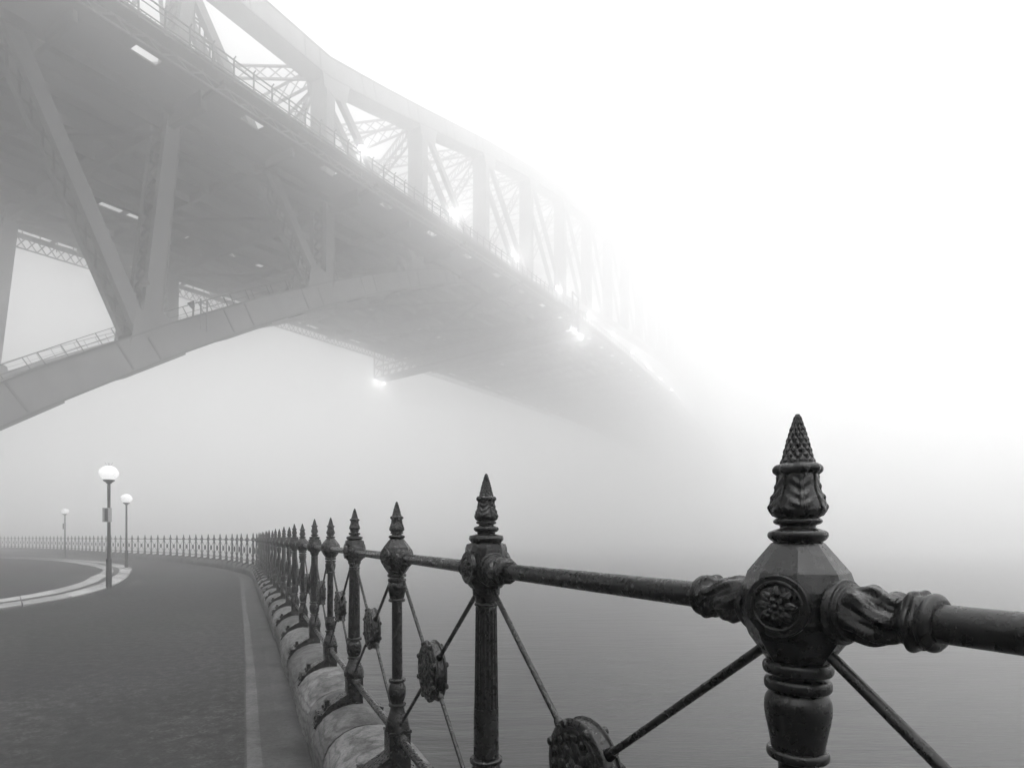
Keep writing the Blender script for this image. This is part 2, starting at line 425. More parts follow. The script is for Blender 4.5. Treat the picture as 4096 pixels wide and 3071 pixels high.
def socket(mb, sgn, h, hi, L0=.067, L1=.192, sc=1.0):
    """leaf-wrapped socket that takes the pipe rail, along local +-Y"""
    M = Matrix.Translation((0,0,fz(h))) @ Matrix.Rotation(-sgn*PI/2, 4, 'X')
    pr = [(.047,L0),(.046,L0+.008),(.041,L0+.010),(.0405,L0+.016),(.036,L0+.019),(.0365,L0+.03),(.0375,L0+.045),(.0345,L0+.062),(.0295,L0+.08),(.0275,L1-.045),
          (.031,L1-.037),(.0385,L1-.030),(.0395,L1-.024),(.034,L1-.021),(.0335,L1-.014),(.036,L1-.012),(.036,L1-.006),(.030,L1-.001),(.0245,L1)]
    pr = [(r*sc, z) for r, z in pr]
    if hi:
        z0, z1 = L0+.018, L1-.03
        def m_(r, a, z):
            t = (z-z0)/(z1-z0)
            if 0 < t < 1:
                q_ = math.sin(6*a + 6.0*t*sgn + .8*math.sin(7*t)); return r + .0042*sc*(abs(q_)**.7*(1 if q_ > 0 else -1))*math.sin(PI*t)**.45 + .0011*math.sin(18*a + 18*t*sgn)*math.sin(PI*t)
            if t >= 1 and z < L1-.018: return r*(1+.06*math.cos(6*a))
            return r
        mb.lathe(smoothprof(pr, 5), 84, M, m_)
    else: mb.lathe(pr[::2] + [pr[-1]], 10, M)
def capital_ball(hi):
    mb = MB(); o8 = PI/8
    c = 1/math.cos(PI/8)
    pr = [(.030,-.006),(.0345,-.0095),(.0650,-.052),(.0725,-.078),(.0725,-.124),(.0630,-.152),(.0410,-.186)]
    mb.lathe([(r*c, fz(h)) for r, h in pr], 8, rot=o8)
    for a in (0, PI):
        M = Matrix.Translation((0,0,fz(RAIL_H+.006))) @ Matrix.Rotation(a, 4, 'Z') @ Matrix.Rotation(PI/2, 4, 'Y') @ Matrix.Translation((0,0,.0715))
        rosette(mb, M, .031, hi)
        if hi: mb.lathe([(.0455,-.010),(.0455,.0010),(.044,.0022),(.0375,.0022),(.0365,-.0015)], 48, M)
    mb.v = [tuple(Matrix.Rotation(.23, 4, 'Z') @ Vector(q)) for q in mb.v]
    for sg in (1,-1): socket(mb, sg, RAIL_H, hi)
    return mb
def capital_block(hi):
    mb = MB(); c = 1/math.cos(PI/8); o8 = PI/8
    pr = [(.030,.012),(.0555,.006),(.0580,-.004),(.0560,-.010),(.0520,-.014),(.0480,-.018),(.0600,-.022),(.0640,-.035),(.0660,-.06),(.0660,-.135),(.0600,-.152),(.0470,-.168)]
    mb.lathe([(r if i < 6 else r*c*0.97, fz(h)) for i, (r, h) in enumerate(pr)][:6], 40 if hi else 12)
    mb.lathe([(r*c, fz(h)) for r, h in pr[5:]], 8, rot=o8)
    for a in (0, PI):
        M = Matrix.Translation((0,0,fz(RAIL_H+.006))) @ Matrix.Rotation(a, 4, 'Z') @ Matrix.Rotation(PI/2, 4, 'Y') @ Matrix.Translation((0,0,.066))
        if hi: mb.lathe([(.053,-.008),(.053,.004),(.051,.0055),(.040,.0055),(.039,.002)], 40, M)
        rosette(mb, M @ Matrix.Translation((0,0,.003)), .032, hi)
    for sg in (1,-1):
        M = Matrix.Translation((0,0,fz(RAIL_H))) @ Matrix.Rotation(-sg*PI/2, 4, 'X')
        if hi: mb.lathe([(.056,.05),(.056,.067),(.053,.0695),(.040,.0695)], 40, M)
        socket(mb, sg, RAIL_H, hi, .072, .168, 1.05)
    return mb
def ringp(r, h, t=.010, k=3):
    return smoothprof([(r*.72,h+t),(r*.95,h+t*.75),(r,h),(r*.95,h-t*.75),(r*.72,h-t)], k)
def shaft_A(hi):
    mb = MB(); sg = 40 if hi else 12; n = 4 if hi else 1
    def lt(p, **k): mb.lathe([(r, fz(h)) for r, h in p], sg, **k)
    lt(ringp(.049,-.197,.011,n)); lt(ringp(.047,-.222,.011,n))
    lt(smoothprof([(.038,-.232),(.0455,-.245),(.0465,-.265),(.041,-.295),(.037,-.318)], n))
    lt(ringp(.0435,-.327,.009,n)); lt([(.0265,-.33),(.0275,-.735)])
    lt(ringp(.0445,-.745,.010,n)); lt(smoothprof([(.034,-.755),(.044,-.785),(.0455,-.815),(.038,-.845),(.033,-.86)], n))
    lt(ringp(.045,-.872,.009,n)); lt(smoothprof([(.034,-.88),(.040,-.91),(.056,-.955),(.064,-1.0)], n))
    return mb
def shaft_B(hi):
    mb = MB(); sg = 40 if hi else 12; n = 4 if hi else 1
    def lt(p, s_=sg, **k): mb.lathe([(r, fz(h)) for r, h in p], s_, **k)
    lt(smoothprof([(.047,-.166),(.0455,-.178),(.0445,-.190),(.038,-.196),(.0365,-.214)], n)); lt(ringp(.0395,-.222,.006,n))
    lt(dense([(.0355,-.228),(.036,-.240)], 2)); lt(dense([(.0360,-.240),(.0405,-.565)], 12), 128 if hi else 16, mod=mod_flute if hi else None)
    lt([(.0412,-.565),(.0425,-.725)]); lt(ringp(.055,-.738,.010,n))
    lt(smoothprof([(.040,-.75),(.051,-.775),(.053,-.81),(.046,-.845),(.040,-.86)], 8 if hi else 1), 160 if hi else 12, mod=mod_leaf(.002, fz(-.75), fz(-.86)) if hi else None)
    lt(ringp(.047,-.875,.009,n)); lt(smoothprof([(.038,-.885),(.050,-.92),(.068,-.965),(.072,-1.0)], n))
    return mb
def shoe(hi):
    """cast foot: square block with the bottom-rail sockets, bolted saddle and a wing that runs down the promenade side (local +X)"""
    mb = MB()
    mb.lathe([(.085,fz(-1.0)),(.085,fz(-1.012)),(.078,fz(-1.016)),(.078,WALL_T-.03)], 4, rot=PI/4)
    for sg in (1,-1): socket(mb, sg, LOW_H, False, .05, .14, .8)
    # saddle following the round of the coping, towards the promenade
    pts = []
    for a in range(90, 23, -11):
        a = math.radians(a); pts.append((0.30*math.cos(a), 0.165 + 0.285*math.sin(a)))
    for (x0,z0),(x1,z1) in zip(pts, pts[1:]):
        mb.beam((x0,0,z0),(x1,0,z1),(0,1,0),.115,.026)
    # web rising from the saddle to the block
    b = len(mb.v)
    tri = [(0.05, WALL_T-.04),(0.23,.315),(0.24,.35),(0.19,.42),(0.13,.458),(0.05,.50)]
    for y in (-.06,.06):
        for x, z in tri: mb.v.append((x,y,z))
    m_ = len(tri); mb.f += [tuple(b+i for i in range(m_)), tuple(b+m_+i for i in reversed(range(m_)))] + [(b+i,b+(i+1)%m_,b+m_+(i+1)%m_,b+m_+i) for i in range(m_)]
    for y in (-.04,.04):
        for x, z in ((.255,.325),(.2,.40)):
            mb.lathe([(.012,0),(.012,.016),(.006,.022)], 6, Matrix.Translation((x,y,z)) @ Matrix.Rotation(math.radians(50), 4, 'Y'))
    mb.box((.245,0,.345),(.035,.135,.06)); mb.box((.19,0,.425),(.03,.06,.07))
    # short counterpart on the water side
    mb.beam((0,0,WALL_T-.01),(-.2,0,.36),(0,1,0),.13,.03)
    return mb
def low_post_mesh_parts(hi):
    return {
      'A': [('finial', finial(.188, hi)), ('capital', capital_ball(hi)), ('shaft', shaft_A(hi)), ('base_shoe', shoe(hi))],
      'B': [('finial', finial(.213, hi)), ('capital', capital_block(hi)), ('shaft', shaft_B(hi)), ('base_shoe', shoe(hi))]}
MESH = {}
for hi in (True, False):
    for k_, parts in low_post_mesh_parts(hi).items():
        MESH[(hi, k_)] = [(nm, mb.mesh(nm, IRON, True, 32 if nm != 'capital' else 13)) for nm, mb in parts]
def medallion(hi):
    mb = MB(); T = .022; M = Matrix.Rotation(PI/2, 4, 'Y')       # axis along local X
    seg = 64 if hi else 14
    mb.lathe(smoothprof([(.118,-T-.004),(.128,-T),(.130,-T+.006),(.124,-T+.010),(.124,T-.010),(.130,T-.006),(.128,T),(.118,T+.004)], 2 if hi else 1), seg, M)
    for s_ in (1,-1):
        Q = Matrix.Rotation(s_*PI/2, 4, 'Y') @ Matrix.Translation((0,0,T+.002))
        if hi:
            mb.lathe([(.112,-.002),(.112,.006),(.106,.008),(.098,.006),(.096,-.004)], 48, Q)
            rosette(mb, Q, .082, True)
            for i in range(16):
                a = 2*PI*i/16
                mb.lathe([(.013,0),(.012,.006),(.007,.010),(.001,.011)], 8, Q @ Matrix.Translation((.088*math.cos(a),.088*math.sin(a),0)))
        else: mb.lathe([(.11,0),(.09,.008),(.03,.012)], 12, Q)
        for i in range(8):
            a = 2*PI*(i+.5)/8
            mb.lathe([(.012,0),(.013,.005),(.010,.011),(.003,.014)], 8 if hi else 5, Q @ Matrix.Translation((.118*math.cos(a),.118*math.sin(a),-.002)))
    return mb
MED = {True: medallion(True).mesh('medallion', IRON, True, 35), False: medallion(False).mesh('medallion', IRON, True, 35)}

first = arc[min(range(len(FL)), key=lambda i: (FL[i]-Vector((.435,.838,0))).length)]
gaps = {0:1.123, 1:1.17, 2:1.255}
posts = [(first-1.13, 'B'), (first, 'A')]; s_ = first; k = 0
while len(posts) < 94 and s_ < arc[-1]-2:
    s_ += gaps.get(k, 1.25); k += 1; posts.append((s_, 'B' if k % 2 else 'A'))
p0, d0 = at_arc(posts[1][0])
fence = empty('iron_railing', (p0.x, p0.y, 0)); F0 = Vector((p0.x, p0.y, 0))
tag(fence, 'black cast iron railing with spiked ornate posts curving along the waterfront', 'railing')
for i, (s_, ty) in enumerate(posts):
    p, d = at_arc(s_); hi = i < 12
    po = empty('post'); po.parent = fence; po.location = p - F0
    rz = math.atan2(d.y, d.x) - PI/2 + (rnd.uniform(-.03,.03) if i > 2 else 0)                    # local +Y along the line, local -X towards the promenade
    po.rotation_euler = (rnd.uniform(-.006,.006) if i > 2 else 0, rnd.uniform(-.008,.008) if i > 2 else 0, rz)
    for nm, me in MESH[(hi, ty)]:
        o = link(nm, me, po)
        if nm == 'base_shoe': o.rotation_euler = (0,0,PI)
    if i+1 < len(posts):
        p2, d2 = at_arc(posts[i+1][0]); v_ = (p2-p); ln = v_.length; rz2 = math.atan2(v_.y, v_.x) - PI/2
        e = .15; seg = 20 if hi else 8
        mb = MB(); mb.lathe([(.024,-ln/2+e),(.024,0),(.024,ln/2-e)], seg, Matrix.Rotation(PI/2, 4, 'X'))
        tr = build(mb, 'top_rail', IRON, fence, True); tr.location = (p+p2)/2 - F0 + Vector((0,0,fz(RAIL_H))); tr.rotation_euler = (0,0,rz2)
        mb = MB(); mb.lathe([(.019,-ln/2+.11),(.019,ln/2-.11)], seg, Matrix.Rotation(PI/2, 4, 'X'))
        br = build(mb, 'bottom_rail', IRON, fence, True); br.location = (p+p2)/2 - F0 + Vector((0,0,fz(LOW_H))); br.rotation_euler = (0,0,rz2)
        mb = MB(); mz = (-.165 + -.975)/2
        for a in (1,-1):
            for b in (1,-1):
                q0 = Vector((0, a*(ln/2-.045), b*.405)); dd = q0.normalized()
                mb.tube([q0, dd*.118], .0085 if hi else .0095, 12 if hi else 5)
                if hi: mb.tube([dd*.150, dd*.118], [.012,.016], 12)
        cb = build(mb, 'cross_brace', IRON, fence, True); cb.location = (p+p2)/2 - F0 + Vector((0,0,fz(mz))); cb.rotation_euler = (0,0,rz2)
        link('medallion', MED[hi], cb)

# ------------------------------------------------------------------ promenade lamps
def make_lamp():
    r = empty('street_lamp')
    mb = MB(); mb.lathe([(.088,0),(.086,.02),(.078,.04),(.078,.93),(.06,.95)], 20); build(mb, 'base', POLE, r, True)
    mb = MB(); mb.lathe([(.052,.94),(.045,2.0),(.042,3.36)], 16); build(mb, 'pole', POLE, r, True)
    mb = MB(); mb.lathe([(.06,3.34),(.085,3.38),(.155,3.43),(.16,3.465),(.13,3.47)], 24); build(mb, 'collar', POLE, r, True)
    mb = MB(); mb.lathe([(max(.002,.262*math.sin(a)), 3.672-.25*math.cos(a)) for a in [PI*(.17+.83*i/22) for i in range(23)]], 32)
    g = build(mb, 'globe', GLOBE, r, True)
    return r
l0 = make_lamp()
spots = [((-12.9,17.6), 'tallest-looking lit globe lamp with a sleeve and bird spikes, beside the pale kerb'),
         ((-20.4,29.1), 'middle-distance lit globe lamp without a sleeve, standing between the kerb and the railing'),
         ((-34.95,43.0), 'farthest lit globe lamp, small, at the left near the end of the kerb')]
for i, ((x, y), lb) in enumerate(spots):
    o = l0 if i == 0 else tree_copy(l0)
    o.location = (x, y, 0); tag(o, lb, 'street lamp', 'globe lamps on the promenade')
for o, zc, k_ in ((l0, 2.34, 1), ([q for q in bpy.data.objects if q.name.startswith('street_lamp')][2], 2.5, .75)):
    mb = MB(); mb.box((-.035,-.03,zc),(.19*k_,.15,.45)); sb_ = build(mb, 'control_box', POLEG, o)
    mb = MB(); mb.box((.0,-.112,zc),(.1*k_,.012,.40)); build(mb, 'box_cover', POLE, sb_)
mb = MB()
for a in range(4):
    mb.tube([(0,0,3.86),(.11*math.cos(a*PI/2+.4),.11*math.sin(a*PI/2+.4),4.02)], .004, 4)
mb.tube([(0,0,3.86),(0,0,4.0)], .004, 4); build(mb, 'bird_spikes', POLEG, l0)

# ------------------------------------------------------------------ the arch bridge (local x along the bridge, y across it away from us, z over eye level)
AL = math.radians(27.333)
bridge = empty('arch_bridge', (0,0,CAM_H), PI/2-AL)
tag(bridge, 'huge steel truss arch bridge overhead, its lit deck fading into the fog', 'bridge')
def interp(tab, x):
    if x <= tab[0][0]: a, b = tab[0], tab[1]
    elif x >= tab[-1][0]: a, b = tab[-2], tab[-1]
    else:
        for a, b in zip(tab, tab[1:]):
            if a[0] <= x <= b[0]: break
    return a[1] + (b[1]-a[1])*(x-a[0])/(b[0]-a[0])
NEAR = [(-30,29.5),(0,33.6),(15,35.4),(30,37.1),(44.7,38.8),(62,41.1),(80.5,43.3),(98.7,45.2),(117,46.8),(136,48.3),(154,49.4),(172,50.4),(190,51.3),(208,52),(226,52.5),(244,52.8),(262,53),(290,53),(320,52.6),(350,51.6),(400,48.9),(450,45),(500,40)]
FAR = [(-30,31.7),(s0:=0,34.5)] + [(x, 34.5+.0905*x-.00009*x*x) for x in range(20,201,20)] + [(220,49.9),(240,50.6),(262,51.1),(290,51.3),(320,51),(350,50),(400,47.5),(450,44),(500,39.5)]
LN, LT1, LT2, LF = 40.6, 49.4, 79.4, 89.0
def H(s, L): n_, f_ = interp(NEAR, s), interp(FAR, s); return n_ + (f_-n_)*(L-LN)/(LF-LN)
PAN = 18.288
def ST(t): return 28.8 + PAN*t
LOWC = lambda t: LOWC(26-t) if t > 13 else 17.1 + 12.2*t - .9*t*t if t <= 4.5 else 17.1+12.2*4.5-.9*20.25 + 4.1*(t-4.5) - .17*(t-4.5)**2
TOPT = [(-2,50),(-1,51.5),(0,52.6),(1,54.6),(1.25,56.1),(2,61.2),(3,68.3),(4,74.6),(5,80.2),(6,85),(7,89.2),(8,92.6),(9,95.4),(10,97.6),(12,100),(14,101)]
TOPC = lambda t: interp(TOPT, t if t < 13 else 26-t)
T0, T1 = -1, 13
SLAB = [(-30 + 9.144*i) for i in range(58)]
def slab(L0, L1, z0, z1, name, m, s_list=SLAB, mb=None):
    own = mb is None
    if own: mb = MB()
    rows = [[(s, L0, H(s,L0)+z0), (s, L1, H(s,L1)+z0), (s, L1, H(s,L1)+z1), (s, L0, H(s,L0)+z1)] for s in s_list]
    mb.quadgrid([[Vector(p) for p in r] for r in rows], True, True, True)
    return build(mb, name, m, bridge) if own else None
# deck with open slots between its strips
SL = [(43.3,44.2), (69.0,70.0), (83.7,84.8)]
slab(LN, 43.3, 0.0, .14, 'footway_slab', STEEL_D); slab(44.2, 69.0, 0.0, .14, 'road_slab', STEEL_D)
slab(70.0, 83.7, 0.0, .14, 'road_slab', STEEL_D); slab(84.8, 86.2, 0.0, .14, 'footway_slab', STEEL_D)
mb = MB(); rr = random.Random(11)
def fill(slot, opens):
    s = -30.0
    for a, b in sorted(opens) + [(480, 480)]:
        if a > s: slab(slot[0]-.02, slot[1]+.02, .02, .12, 'slot_cover', STEEL_D, [s + (a-s)*i/max(1,int((a-s)/9)) for i in range(max(1,int((a-s)/9))+1)])
        s = b
fill(SL[0], [(33.4+9.144*i-.9, 33.4+9.144*i+1.0) for i in range(-4, 28)])
mid = []
for a, b in ((-14,-9),(-3,1),(33.6,35.9),(36.5,38.0),(43.4,43.7),(49.2,50.6),(53.8,54.8),(58.6,58.9),(75.4,76.6),(77.4,78.6),(84.3,84.8),(92.3,92.8),(99,100),(101.5,102.2),(108,108.6),(128,129.5),(150,151)): mid.append((a,b))
fill(SL[1], mid)
far = []; s = -25
while s < 290:
    e = s + rr.uniform(5, 9)*(1 if s < 75 else .6); far.append((s, e)); s = e + (.5 if s < 66 else rr.uniform(4, 11))
fill(SL[2], far)
# floor steel under the slab
for i in range(-2, 32):
    s = ST(0) + PAN/2*i; m_ = i % 2 == 0
    mb = MB(); d = 1.5 if m_ else .8
    mb.beam((s, 43.7, H(s,43.7)-d/2), (s, 83.6, H(s,83.6)-d/2), (1,0,0), .5 if m_ else .3, d)
    if m_:
        mb.beam((s, 40.9, H(s,40.9)-.3), (s, 43.7, H(s,43.7)-.6), (1,0,0), .3, .3); mb.beam((s, 86.2, H(s,86.2)-.3), (s, 83.6, H(s,83.6)-.7), (1,0,0), .3, .5)
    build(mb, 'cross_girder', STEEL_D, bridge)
for L in (47.6, 49.4, 53.2, 56.5, 60, 63.5, 67, 71.5, 75, 78.5, 81.8):
    d = 1.25 if L in (49.4,) else .75
    slab(L-.14, L+.14, -d, -.005, 'stringer', STEEL_D)
for L in (41.5, 86.3):                  # runway girder of zigzag lattice below each footway
    mb = MB(); zt_, zb_ = (-.3,-.95) if L < 60 else (.35,-1.15)
    slab(L-.06, L+.06, zt_-.06, zt_+.08, '', None, SLAB, mb); slab(L-.06, L+.06, zb_-.1, zb_+.05, '', None, SLAB, mb)
    s = -20.0; k = 0
    while s < 200:
        a, b = (zt_,zb_) if k % 2 else (zb_,zt_)
        mb.beam((s,L,H(s,L)+a),(s+1.05,L,H(s+1.05,L)+b),(0,1,0),.09,.11)
        if L > 60: mb.beam((s,L+.05,H(s,L)+b),(s+1.05,L+.05,H(s+1.05,L)+a),(0,1,0),.09,.11)
        if k % 9 == 0: mb.beam((s,L,H(s,L)-.3),(s,L,H(s,L)+.0),(0,1,0),.12,.12)
        s += 1.05; k += 1
    build(mb, 'runway_girder', STEEL, bridge)
# horizontal bracing rods in the floor
mb = MB()
for i in range(-1, 12):
    a, b = ST(i), ST(i+1)
    for p, q in ((LT1, LT2), (LT2, LT1)):
        mb.beam((a, p, H(a,p)-1.55), (b, q, H(b,q)-1.55), (0,0,1), .25, .3)
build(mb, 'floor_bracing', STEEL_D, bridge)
# parapets
for L, nm in ((LN+.05, 'parapet'), (86.1, 'parapet')):
    mb = MB()
    for z, t in ((1.82,.07),(1.35,.045),(.62,.05),(.36,.12)):
        slab(L-t/2-.02, L+t/2+.02, z-t, z, '', None, SLAB, mb)
    s = -20.0; k = 0
    while s < 230:
        z0 = H(s, L)
        mb.beam((s,L,z0-.1),(s,L,z0+1.9),(0,1,0),.1,.1)
        mb.beam((s,L,z0+1.88),(s,L-.25 if L < 60 else L+.25,z0+2.0),(1,0,0),.07,.07)
        if s < 110:
            for j in range(6): mb.beam((s+.3*j,L,H(s,L)+.36),(s+.3*(j+1)-.05,L,H(s,L)+.6),(0,1,0),.03,.03)
        s += 1.8288; k += 1
    build(mb, nm, STEEL_D, bridge)

def lacing(mb, p0, p1, w, side, wid, n, t=.09):
    """X lacing between two parallel webs: p0->p1 axis, side = direction between the webs"""
    p0, p1, side = Vector(p0), Vector(p1), Vector(side).normalized()
    nn = (p1-p0).cross(side).normalized()
    for i in range(n):
        a, b = p0.lerp(p1, i/n), p0.lerp(p1, (i+1)/n)
        mb.beam(a-side*wid/2, b+side*wid/2, nn, t*.4, t*2.2); mb.beam(a+side*wid/2, b-side*wid/2, nn, t*.4+.03, t*2.2)
def truss(L, near):
    W = 2.5                                   # member width across the bridge
    tn = 18 if near else 8
    # chords
    def chord(fn, name, dep, t0, t1, w_):
        mb = MB(); step = 0.5; t = t0; rows = []
        ts = [t0 + (t1-t0)*i/int((t1-t0)/step) for i in range(int((t1-t0)/step)+1)]
        for t in ts:
            e = (fn(t+.05)-fn(t-.05))/(.1*PAN); k_ = math.sqrt(1+e*e); d = dep(t)*k_/2
            rows.append([Vector((ST(t), L+x, fn(t)+z)) for x, z in ((-w_/2,-d),(w_/2,-d),(w_/2,d),(-w_/2,d))])
        mb.quadgrid(rows, True, True, True)
        c_ = build(mb, name, STEEL, bridge)
        # flange angles and splice plates, proud of the web
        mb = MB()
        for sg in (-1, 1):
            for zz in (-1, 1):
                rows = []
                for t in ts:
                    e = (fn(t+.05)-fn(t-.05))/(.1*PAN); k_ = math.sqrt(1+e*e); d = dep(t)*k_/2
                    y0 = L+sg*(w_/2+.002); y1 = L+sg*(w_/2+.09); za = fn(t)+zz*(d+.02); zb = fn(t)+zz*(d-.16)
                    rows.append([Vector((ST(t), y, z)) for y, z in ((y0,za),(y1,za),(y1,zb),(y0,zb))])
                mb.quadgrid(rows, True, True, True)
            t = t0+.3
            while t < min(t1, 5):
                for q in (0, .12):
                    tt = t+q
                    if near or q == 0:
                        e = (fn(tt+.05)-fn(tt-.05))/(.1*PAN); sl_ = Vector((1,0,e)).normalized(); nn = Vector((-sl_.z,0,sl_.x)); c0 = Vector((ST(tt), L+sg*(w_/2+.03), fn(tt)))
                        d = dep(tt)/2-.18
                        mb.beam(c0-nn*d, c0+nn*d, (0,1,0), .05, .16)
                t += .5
        build(mb, 'chord_flange', STEEL_D, c_)  # dark steel here paints in the shade missing along edges and joints
        # bottom splice plates that step the soffit
        mb = MB(); t = t0 + .25
        while t < min(t1, 4) and name == 'lower_chord':
            a = Vector((ST(t), L, fn(t))); b = Vector((ST(t+.28), L, fn(t+.28))); e = (b-a).normalized(); nn = Vector((-e.z,0,e.x))
            mb.beam(a-nn*(dep(t)/2+.10), b-nn*(dep(t+.28)/2+.10), (0,1,0), w_*.92, .16); t += .5
            build(mb, 'splice_plate', STEEL, c_); mb = MB()
        return c_
    low = chord(LOWC, 'lower_chord', lambda t: 2.55 - .14*max(0, t), -1.0, tn, W)
    top = chord(TOPC, 'top_chord', lambda t: 2.4, -1.0 , tn, W)
    # verticals: two webs across the bridge joined by lacing
    for t in range(-1, tn):
        lean0 = -1.75 if t == 0 else -.1
        mb = MB(); zb = LOWC(t)+(.6 if t == 0 else .9); zt = TOPC(t)-.9
        a = Vector((ST(t)+lean0+.1, L, zb)); b = Vector((ST(t)+(1.9 if t == 0 else .1), L, zt))
        w0 = 1.45 if t == 0 else 1.25; w1 = .95 if t == 0 else 1.2
        for sg in (-1, 1):
            o_ = Vector((0, sg*(W/2-.22), 0)); mb.beam(a+o_, b+o_, (1,0,0), w0, .44, w1, .44)
            for g in (-1,1): mb.beam(a+o_+Vector((g*w0*.5,0,0)), b+o_+Vector((g*w1*.5,0,0)), (1,0,0), .10, .56, .08, .56)
        vv = build(mb, 'vertical_post', STEEL, bridge)
        mb = MB(); nl = max(3, int(abs(zt-zb)/1.15))
        for g in (-1, 1): lacing(mb, a+Vector((g*w0*.42,0,0)), b+Vector((g*w1*.42,0,0)), 0, (0,1,0), W-.5, nl, .13)
        build(mb, 'lacing', STEEL_D, vv)
        h0 = H(ST(t), L)+.4
        if zt > h0+2 and t > 0:
            mb = MB(); q0, q1 = a.lerp(b, max(0, (h0-zb)/(zt-zb))), b
            for g in (-1, 1): mb.beam(q0+Vector((g*(w0*.42+.13),0,0)), q1+Vector((g*(w1*.42+.13),0,0)), (0,1,0), W-1.0, .05)
            build(mb, 'cover_plate', STEEL, vv)
    # diagonals: from the lower node up and outward to the top node
    for t in range(0, tn):
        a = Vector((ST(t)-(2.35 if t == 0 else 1.6), L, LOWC(t)+(.1 if t == 0 else 1.0))); b = Vector((ST(t-1)+.6, L, TOPC(t-1)-1.3))
        mb = MB(); w0, w1 = (1.25, .95) if t == 0 else (1.0, .9)
        for sg in (-1, 1):
            o_ = Vector((0, sg*(W/2-.3), 0)); mb.beam(a+o_, b+o_, (0,1,0), .6, w0, .6, w1)
        dg = build(mb, 'diagonal', STEEL, bridge)
        mb = MB(); n_ = max(3, int((b-a).length/1.6)); ax = (b-a).normalized(); nn = ax.cross(Vector((0,1,0)))
        for g in (-1, 1): lacing(mb, a+nn*g*w0*.36, b+nn*g*w1*.36, 0, (0,1,0), W-.9, n_, .08)
        if t < 2: build(mb, 'lacing', STEEL_D, dg)
    # gusset plates at the nodes
    for t in range(0, min(tn, 7)):
        for sg in (-1, 1):
            y = L+sg*(W/2+.04)
            for fn, dirn in ((LOWC, 1), (TOPC, -1)):
                mb = MB()
                z = fn(t); s = ST(t); e = (fn(t+.1)-fn(t-.1))/(.2*PAN)
                if dirn > 0: pts = [(-3.3,-3.3*e+.9),(.0,.0*e+1.0),(-.2,1.9),(-1.4,2.3),(-2.9,1.5)]
                else: pts = [(-1.2,-1.2*e-.8),(3.2,3.2*e-.8),(2.6,-2.4),(.9,-3.1),(-.9,-2.8)]
                b_ = len(mb.v); m_ = len(pts)
                for yy in (y-.03, y+.03):
                    for x, q in pts: mb.v.append((s+x, yy, z+q))
                mb.f += [tuple(b_+i for i in range(m_)), tuple(b_+m_+i for i in reversed(range(m_)))] + [(b_+i,b_+(i+1)%m_,b_+m_+(i+1)%m_,b_+m_+i) for i in range(m_)]
                build(mb, 'gusset_plate', STEEL, bridge)
    # inspection walkway rail along the lower chord
    mb = MB()
    for sg in (-1, 1):
        y = L+sg*(W/2-.1); pr = None; k = 0
        t = -1.0
        while t < 2.1:
            if abs(t) > .06 or sg > 0:
                z = LOWC(t)+1.25-.05*max(0,t); e = (LOWC(t+.05)-LOWC(t-.05))/(.1*PAN); nn = Vector((-e,0,1)).normalized()
                p = Vector((ST(t), y, z)); q = p+nn*1.15
                mb.beam(p, q, (0,1,0), .06, .06)
                if pr:
                    mb.beam(pr[1], q, (0,1,0), .045, .045); mb.beam(pr[0].lerp(pr[1],.5), p.lerp(q,.5), (0,1,0), .03, .03)
                pr = (p, q)
            t += .13
    build(mb, 'walkway_rail', STEEL, low)
truss(LT1, True); truss(LT2, False)
# laced wind bracing between the two top chords and the sway frames
def latticed(mb, a, b, w, up):
    a, b = Vector(a), Vector(b); ax = (b-a).normalized(); u = Vector(up); u = (u-ax*u.dot(ax)).normalized()
    for g in (-1, 1): mb.beam(a+u*g*w/2, b+u*g*w/2, u, .16, .3)
    n_ = max(4, int((b-a).length/ (w*1.1)))
    nn = ax.cross(u)
    for i in range(n_):
        p, q = a.lerp(b, i/n_), a.lerp(b, (i+1)/n_)
        mb.beam(p-u*w/2, q+u*w/2, nn, .06, .12); mb.beam(p+u*w/2, q-u*w/2, nn, .09, .12)
for t in range(0, 9):
    mb = MB(); s = ST(t); z = TOPC(t)
    latticed(mb, (s, LT1+1.2, z), (s, LT2-1.2, z), 1.9, (0,0,1))
    latticed(mb, (s+.2, LT1+1.2, z-.2), (s+PAN-.2, LT2-1.2, TOPC(t+1)-.2), 1.5, (0,0,1))
    latticed(mb, (s+.2, LT2-1.2, z+.1), (s+PAN-.2, LT1+1.2, TOPC(t+1)+.1), 1.5, (0,0,1))
    if TOPC(t)-H(s,60) > 14:
        zz = H(s,60)+8.5
        latticed(mb, (s, LT1+1.2, z-2), (s, (LT1+LT2)/2, zz), 1.2, (0,0,1)); latticed(mb, (s, LT2-1.2, z-2), (s, (LT1+LT2)/2, zz), 1.2, (0,0,1))
    build(mb, 'wind_bracing', STEEL, bridge)
# floodlights and a ladder at the first node
def at_local(s, L, h): return (s, L, h)
for (s, L, h, r_) in ((26.3, 48.0, 20.9, .7), (30.7, 48.0, 20.6, -.6)):
    mb = MB(); mb.lathe([(.12,0),(.30,.45),(.34,.5),(.30,.5)], 14, Matrix.Translation((s,L,h)) @ Matrix.Rotation(r_, 4, 'Y')); mb.beam((s,L,h),(s+.1,L+.3,h-1.0),(0,1,0),.12,.12)
    mb.beam((s,L,h-.2),(s+.9*r_,L,h+.15),(0,1,0),.1,.1)
    build(mb, 'floodlight', STEEL, bridge)
mb = MB()
for ds in (31.3, 31.9): mb.beam((ds,47.9,18.8),(ds,47.9,21.6),(0,1,0),.09,.09)
for k in range(7): mb.beam((31.3,47.9,18.9+.4*k),(31.9,47.9,18.9+.4*k),(0,1,0),.05,.05)
build(mb, 'ladder', STEEL, bridge)

